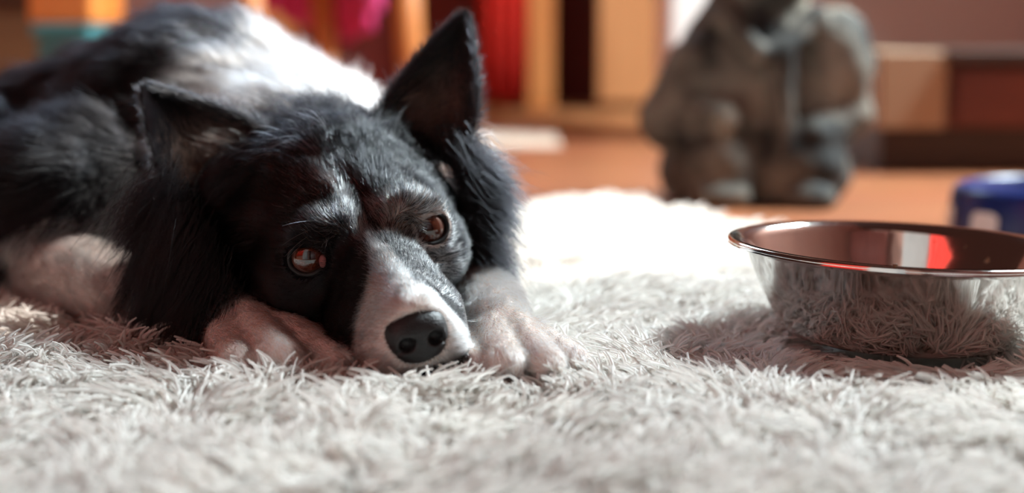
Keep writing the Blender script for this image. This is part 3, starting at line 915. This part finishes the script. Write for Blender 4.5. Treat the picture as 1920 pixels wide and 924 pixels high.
# short head coat
dens = np.where((grp == 0) & hf_ok, np.clip(260 / np.maximum(HL, .3) ** 1.0, 70, 480), 0) * vis
dens *= np.where(HL > 2.2, .9, 1)
root, nor = sample(dens, 230000)
L = hl(root); ln = head_len(L) * (.75 + .5 * rng.random(len(root)))
fwd = np.tile(-HF, (len(root), 1))
side = ss(-2.5, -5.5, L[:, 1]) * ss(3.2, .5, L[:, 2])
out = np.sign(L[:, :1]) * HR
lip = ss(4.5, 7.5, L[:, 1])[:, None] * np.clip(np.abs(L[:, :1]) / 2.5, 0, 1)
flow = fwd + side[:, None] * (.9 * out - .75 * HU) + lip * (.5 * out - .5 * HU) + .25 * out * ss(0, 3, np.abs(L[:, 0]))[:, None]
# around the eyes the coat sweeps outwards
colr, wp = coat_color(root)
colr = np.where((L[:, 1] > 3)[:, None], np.clip(colr * (1 + .22 * rng.normal(size=(len(root), 1))), .003, .92), colr)
pk = (L[:, 1] > 4.5) & (wp > .5) & (L[:, 0] < .3)  # left muzzle tinted pink: skin through thin fur plus painted red shade
colr = np.where(pk[:, None] & (rng.random((len(root), 1)) < .30), np.array([.70, .50, .42]), colr)
lift = np.interp(ln, [.2, 1, 2, 4], [.34, .38, .46, .55])
pts = strands(root, nor, flow, ln, lift, 6, sag=.0, wave=.12, clump=.6, cell=.38)
pts[:, :, 2] -= (ln * side * .30)[:, None] * (np.linspace(0, 1, 6) ** 2)[None]
rr = np.interp(ln, [.2, .6, 1.2, 4], [.0080, .0105, .013, .017])
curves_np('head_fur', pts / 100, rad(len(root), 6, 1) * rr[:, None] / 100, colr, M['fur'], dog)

# long coat of neck and trunk
def body_len(P):
    return np.full(len(P), 3.4) + .6 * vnoise(P, 6, 41)
dens = np.where(((grp == 1) | (grp == 2)) & (V[:, 2] > 1.0), 42, 0) * vis
dens *= np.where(V[:, 0] < -55, .5, 1) * np.where(WP > .3, 1.5, 1)
root, nor = sample(dens, 150000)
ln = body_len(root) * (.6 + .7 * rng.random(len(root)))
v = (root - np.array([-11.2, 90.5, 8.2])) @ np.array([-.37, .927, .05])
back = np.stack([np.interp(v, [0, 14, 30], [-.37, -.6, -.92]), np.interp(v, [0, 14, 30], [.92, .75, .35]), np.zeros(len(root))], 1)
flow = back + np.array([0, -.2, -.55])
colr, wp = coat_color(root)
pts = strands(root, nor, flow, ln, .62 + .25 * vnoise(root, 2.2, 44), 6, sag=.06, wave=.24, clump=.75, cell=1.2)
curves_np('body_fur', pts / 100, rad(len(root), 6, .017) / 100, colr * np.where(colr.mean(1) > .3, .92, 1)[:, None], M['coat'], dog)

# legs and paws
dens = np.where((grp == 3) & (V[:, 2] > 1.8), 150, 0) * vis
root, nor = sample(dens, 80000)
toe = ((root[:, 1] < 80.5) | ((root[:, 0] < -10) & (root[:, 1] < 82)))
ln = np.where(toe, .7, 1.5) * (.6 + .8 * rng.random(len(root)))
left = root[:, 0] < -9
flow = np.where(left[:, None], np.array([.62, -.78, -.25]), np.array([.22, -.95, -.25]))
colr, wp = coat_color(root, .16)
tanp = .16 * toe + .02 + .18 * np.clip(vnoise(root, .7, 71), 0, 1)
colr = np.where((wp > .5)[:, None] & (rng.random(len(root)) < tanp)[:, None], np.array([.60, .42, .30]), colr)
pts = strands(root, nor, flow, ln, .34, 6, wave=.14, clump=.7, cell=.40)
curves_np('leg_fur', pts / 100, rad(len(root), 6, .013) / 100, colr, M['fur'], dog)

# feathering that hangs below the far cheek and fans out behind the near one
def tuft_strands(name, n, boxes):
    P_, D_, Ln_, C_ = [], [], [], []
    for (a, b_, jit, d, dj, l0, l1, colr_, cnt) in boxes:
        u = rng.random((cnt, 1)); a = np.array(a); b_ = np.array(b_)
        P_.append(a + (b_ - a) * u + jit * rng.normal(size=(cnt, 3)))
        D_.append(nrm(np.array(d) + dj * rng.normal(size=(cnt, 3)))); Ln_.append(l0 + (l1 - l0) * rng.random(cnt))
        C_.append(np.tile(np.array(colr_, float), (cnt, 1)) * (1 + .15 * rng.normal(size=(cnt, 1))))
    P_, D_, Ln_, C_ = map(np.concatenate, (P_, D_, Ln_, C_))
    return P_, D_, Ln_, np.clip(C_, .003, .9)
def hang(P_, D_, Ln_, sag, K_=8, wave=.10, clump=.6, cell=.9, floor_z=2.6):
    N = len(P_); s = np.linspace(0, 1, K_)[None, :, None]
    p = P_[:, None] + D_[:, None] * Ln_[:, None, None] * s
    p[:, :, 2] -= (Ln_[:, None] * sag) * (s[:, :, 0] ** 2)
    wv = np.stack([vnoise(P_, 1.3, 51 + k) for k in range(3)], 1); wv2 = rng.normal(size=(N, 3)) * .4
    p += Ln_[:, None, None] * wave * (wv[:, None] * 1.5 * s ** 2 + wv2[:, None] * s ** 1.5)
    key = np.floor(P_ / cell).astype(np.int64); h = key[:, 0] * 1000003 + key[:, 1] * 10007 + key[:, 2]
    _, inv = np.unique(h, return_inverse=True); cnt = np.bincount(inv)
    tip = np.stack([np.bincount(inv, p[:, -1, k]) for k in range(3)], 1) / cnt[:, None]
    p += clump * (s ** 1.5) * (tip[inv][:, None] - p[:, -1:, :]) * rng.random((N, 1, 1))
    p[:, :, 2] = np.maximum(p[:, :, 2], floor_z)
    return p
c_ = lambda px, py, t: cm(px, py, t)
bx = [
 # image-left cheek: long black locks falling to the rug
 (c_(345, 440, .850), c_(430, 580, .835), .7, (-.40, -.15, -.9), .22, 2.5, 5.0, BLACK, 3800),
 (c_(335, 400, .86), c_(330, 520, .85), .5, (-.38, -.10, -.92), .15, 4.0, 7.0, BLACK, 2600),
 (c_(310, 460, .86), c_(330, 500, .855), .25, (-.12, -.1, -1), .07, 4.5, 6.0, BLACK, 420),
 (c_(300, 340, .885), c_(360, 470, .865), .8, (-.55, -.1, -.8), .25, 2.5, 5.0, BLACK, 3200),
 (c_(318, 430, .855), c_(324, 440, .853), .16, (-.42, -.15, -.9), .05, 6.0, 7.5, BLACK, 260),
 (c_(296, 450, .865), c_(300, 460, .863), .14, (-.30, -.10, -.95), .05, 5.0, 6.5, BLACK, 200),
 (c_(338, 480, .850), c_(344, 490, .848), .16, (-.30, -.12, -.95), .05, 5.0, 6.2, BLACK, 240),
 (c_(280, 420, .875), c_(284, 430, .873), .14, (-.35, -.10, -.9), .06, 4.5, 6.0, BLACK, 180),
 (c_(262, 400, .94), c_(310, 330, .96), .7, (-.5, -.2, -.8), .25, 2.5, 5.0, WHITE * .75, 420),
 # image-right cheek: fan
 (c_(880, 290, .915), c_(900, 400, .905), .6, (.85, -.05, -.30), .28, 1.6, 3.6, BLACK, 2200),
 (c_(885, 380, .905), c_(905, 470, .90), .6, (.60, -.1, -.65), .28, 1.6, 3.4, BLACK, 2000),
 (c_(855, 260, .915), c_(890, 340, .912), .6, (.55, -.15, -.75), .28, 1.8, 3.6, BLACK, 1800),
 (c_(885, 250, .92), c_(905, 330, .915), .5, (.95, 0, .10), .30, 1.2, 3.2, WHITE * .7, 60),
 (c_(890, 340, .92), c_(910, 470, .91), .6, (.9, .1, -.35), .30, 2.0, 4.0, WHITE * .7, 70),
]
P_, D_, Ln_, C_ = tuft_strands('feather', 0, bx)
pts = hang(P_, D_, Ln_, .18)
curves_np('cheek_feathering', pts / 100, rad(len(P_), 8, .016) / 100, C_, M['coat'], dog)

# ear hair: short on the shell, long fringe along the edges, pale tufts inside
Ps, Ds, Ls, Cs, Rs = [], [], [], [], []
for side, G, la, me_, away in ears:
    NS, NVv, _ = G.shape
    n = 22000
    si = (1 - np.sqrt(1 - .98 * rng.random(n))) * (NS - 1.001); vj = rng.random(n) * (NVv - 1.001)
    i0 = si.astype(int); j0 = vj.astype(int); fu = (si - i0)[:, None]; fv = (vj - j0)[:, None]
    def bil(X): return (X[i0, j0] * (1 - fu) + X[i0 + 1, j0] * fu) * (1 - fv) + (X[i0, j0 + 1] * (1 - fu) + X[i0 + 1, j0 + 1] * fu) * fv
    dS = np.gradient(G, axis=0); dV = np.gradient(G, axis=1)
    p = bil(G); ds = nrm(bil(dS)); nn_ = nrm(np.cross(ds, nrm(bil(dV))))
    nn_ *= np.sign((nn_ * away).sum(1, keepdims=True))           # + = back of the ear
    front = rng.random(n) < .6
    nn_ = np.where(front[:, None], -nn_, nn_)
    Ps.append(p + nn_ * .12); Ds.append(nrm(ds + nn_ * .35 + .15 * rng.normal(size=(n, 3)))); Ls.append(.55 + .6 * rng.random(n))
    s_ = si / (NS - 1); x_ = 2 * vj / (NVv - 1) - 1
    pale = front & (rng.random(n) < .8 * (1 - x_ ** 2) * np.exp(-((s_ - .2) / .22) ** 2))
    Cs.append(np.where(pale[:, None], np.array([.20, .11, .08]), BLACK)); Rs.append(np.full(n, .013))
    # fringe on both edges
    for edge, k, nn2, l0, l1 in ((la, 0, 700, .35, 1.2), (me_, 1, 900, .5, 1.5)):
        si = rng.random(nn2) ** 1.1 * (NS - 1.001) * .86; i0e = si.astype(int); fu2 = (si - i0e)[:, None]
        p = edge[i0e] * (1 - fu2) + edge[i0e + 1] * fu2
        tn = nrm(edge[i0e + 1] - edge[i0e]); outw = nrm((la - me_)[i0e]) * (1 if k == 0 else -1)
        fall = (1 - si / (NS - 1))
        Ps.append(p + .06 * rng.normal(size=p.shape)); Ds.append(nrm(tn * .9 + outw * (.15 + .55 * fall[:, None]) + .42 * rng.normal(size=p.shape)))
        Ls.append((l0 + (l1 - l0) * rng.random(nn2)) * (.35 + .9 * fall)); Cs.append(np.tile(BLACK, (nn2, 1))); Rs.append(np.full(nn2, .010))
    # long pale hairs sprouting inside the cup
    nn3 = 420
    w = .15 + .35 * rng.random(nn3); s0 = .02 + .22 * rng.random(nn3)
    i0 = (s0 * (NS - 1)).astype(int); j0 = (w * (NVv - 1)).astype(int)
    if side == 'L': j0 = np.clip(j0, 1, NVv - 2)
    p = G[i0, j0]; acr = nrm(la[i0] - me_[i0])
    Ps.append(p - away * .3); Ds.append(nrm(acr * .7 + nrm(dS[i0, j0]) * .8 - away * .35 + .25 * rng.normal(size=p.shape))); Ls.append(1.2 + 1.8 * rng.random(nn3))
    Cs.append(np.tile(np.array([.34, .22, .17]), (nn3, 1)) * (.5 + rng.random((nn3, 1)))); Rs.append(np.full(nn3, .008))
P_, D_, Ln_, C_, R2 = map(np.concatenate, (Ps, Ds, Ls, Cs, Rs))
pts = hang(P_, D_, Ln_, .06, K_=5, clump=.20, cell=.5)
curves_np('ear_fur', pts / 100, rad(len(P_), 5, 1) * R2[:, None] / 100, C_, M['fur'], dog)

# whiskers and brow bristles
bx = []
def whisk(Lp, d, l):
    p = hw(np.array(Lp)); dd = np.array(d) @ np.stack([HR, HF, HU]); bx.append((p, p, .02, dd, .06, l * .85, l * 1.1, (.62, .58, .54), 1))
for k in range(5): whisk((-2.6, 6.6 - .5 * k, -3.9 - .18 * k), (-1, -.25 - .2 * k, .05 + .05 * k), 3.6 + .3 * k)
for k in range(5): whisk((2.2, 7.2 - .5 * k, -3.7 - .2 * k), (1, .15 - .2 * k, .25 - .1 * k), 2.6 + .3 * k)
for k in range(4): whisk((-2.4 - .35 * k, 1.0, 2.1 - .25 * k), (-1, .25, .35 - .2 * k), 2.8 - .3 * k)
for k in range(3): whisk((2.6 + .3 * k, .8, 2.1 - .2 * k), (.6, .3, .8 - .2 * k), 1.6)
P_, D_, Ln_, C_ = tuft_strands('w', 0, bx)
pts = hang(P_, D_, Ln_, .20, K_=8, wave=.04, clump=0, floor_z=2.0)
curves_np('whiskers', pts / 100, rad(len(P_), 8, .013) / 100, C_, M['fur'], dog)
# ------------------------------------------------------------------ shag rug
EX = np.array([-2.0, -1.2, -.6, -.25, -.05, .04, .11, .16, .22, .30, .5, .8, 1.2])
EY = np.array([1.85, 1.80, 1.70, 1.58, 1.47, 1.56, 1.62, 1.55, 1.40, 1.28, 1.20, 1.15, 1.10])
Y0, XL, XR = .36, -1.05, 1.05
n = 61
xs = np.linspace(XL, XR, n); bot = [(x, Y0) for x in xs]; top = [(x, float(np.interp(x, EX, EY))) for x in xs]
vv = [(x, y, 0.0) for x, y in bot] + [(x, y, 0.0) for x, y in top]; vv += [(x, y, .006) for x, y, _ in vv]
ff = []
for i in range(n - 1):
    ff += [(i, n + i, n + i + 1, i + 1), (2 * n + i, 2 * n + i + 1, 3 * n + i + 1, 3 * n + i), (i, i + 1, 2 * n + i + 1, 2 * n + i), (n + i, 3 * n + i, 3 * n + i + 1, n + i + 1)]
ff += [(0, 2 * n, 3 * n, n), (n - 1, 2 * n - 1, 4 * n - 1, 3 * n - 1)]
rug = mesh_np('shag_rug', vv, ff, M['rug_base'], None, smooth=False)
tag(rug, 'off-white long pile shag rug covering the floor under the dog', 'rug')

Ps, Rs, Cs = [], [], []
def pile(y0, y1, spacing, per, r, kpts=5, jr=.55, jt=.3):
    nx = int((XR - XL) / spacing); ny = int((y1 - y0) / spacing)
    gx, gy = np.meshgrid(np.arange(nx), np.arange(ny), indexing='ij')
    T = np.stack([XL + (gx.ravel() + .5 + .45 * (rng.random(gx.size) - .5) * 2) * spacing, y0 + (gy.ravel() + .5 + .45 * (rng.random(gx.size) - .5) * 2) * spacing], 1)
    keep = (np.abs(T[:, 0]) < .43 * T[:, 1] + .36) & (T[:, 1] < np.interp(T[:, 0], EX, EY))
    T = T[keep]
    # not where the bowl or the dog's weight presses the pile down
    keep = ((T[:, 0] - BX) ** 2 + (T[:, 1] - BY) ** 2) > .060 ** 2
    T = T[keep]
    dd = sd_dog(np.concatenate([T * 100, np.full((len(T), 1), 2.2)], 1).astype(np.float32))
    T = T[dd > -.25]
    N = len(T)
    ang = 1.6 * math.pi * vnoise(T, .11, 61) + 1.5 * vnoise(T, .03, 62) - 1.2 + .6 * rng.normal(size=N)
    tl = (.016 + .010 * vnoise(T, .05, 63) + .006 * rng.random(N))                       # how far the tuft leans
    hh = .0175 + .005 * vnoise(T, .07, 64) + .005 * vnoise(T, .025, 65) + .004 * rng.random(N)
    # pile pressed around the bowl's foot and the dog
    bd = np.sqrt((T[:, 0] - BX) ** 2 + (T[:, 1] - BY) ** 2)
    hh *= np.interp(bd, [.060, .085, .12], [.6, .85, 1.0])
    M_ = per
    root = np.repeat(T, M_, 0) + rng.normal(size=(N * M_, 2)) * spacing * jr
    a = np.repeat(ang, M_) + .45 * rng.normal(size=N * M_); l = np.repeat(tl, M_) * (.6 + .8 * rng.random(N * M_)); h = np.repeat(hh, M_) * (.65 + .6 * rng.random(N * M_))
    d = np.stack([np.cos(a), np.sin(a)], 1)
    tip0 = np.repeat(T, M_, 0)
    s = np.linspace(0, 1, kpts)[None, :, None]
    xy = root[:, None] + d[:, None] * l[:, None, None] * (.25 * s + .85 * s * s) + (tip0 - root)[:, None] * (1 - jt) * s ** 1.3 * .6
    z = .004 + h[:, None] * (1.75 * s[:, :, 0] - .78 * s[:, :, 0] ** 2)
    Ps.append(np.concatenate([xy, z[:, :, None]], 2))
    sr = np.linspace(0, 1, kpts)
    Rs.append(r * (1 - .55 * sr ** 2)[None] * (.7 + .6 * rng.random((N * M_, 1))))
    base = np.array([.80, .765, .72])
    tone = np.repeat(1 + .06 * vnoise(T, .04, 66), M_)[:, None] * (1 + .06 * rng.normal(size=(N * M_, 1)))
    Cs.append(np.clip(base * tone, 0, .92))
pile(Y0, .62, .0085, 8, .00115)
pile(.62, 1.0, .0078, 9, .00105)
pile(1.0, 1.85, .0115, 9, .0016)
curves_np('pile', np.concatenate(Ps), np.concatenate(Rs), np.concatenate(Cs), M['pile'], rug)
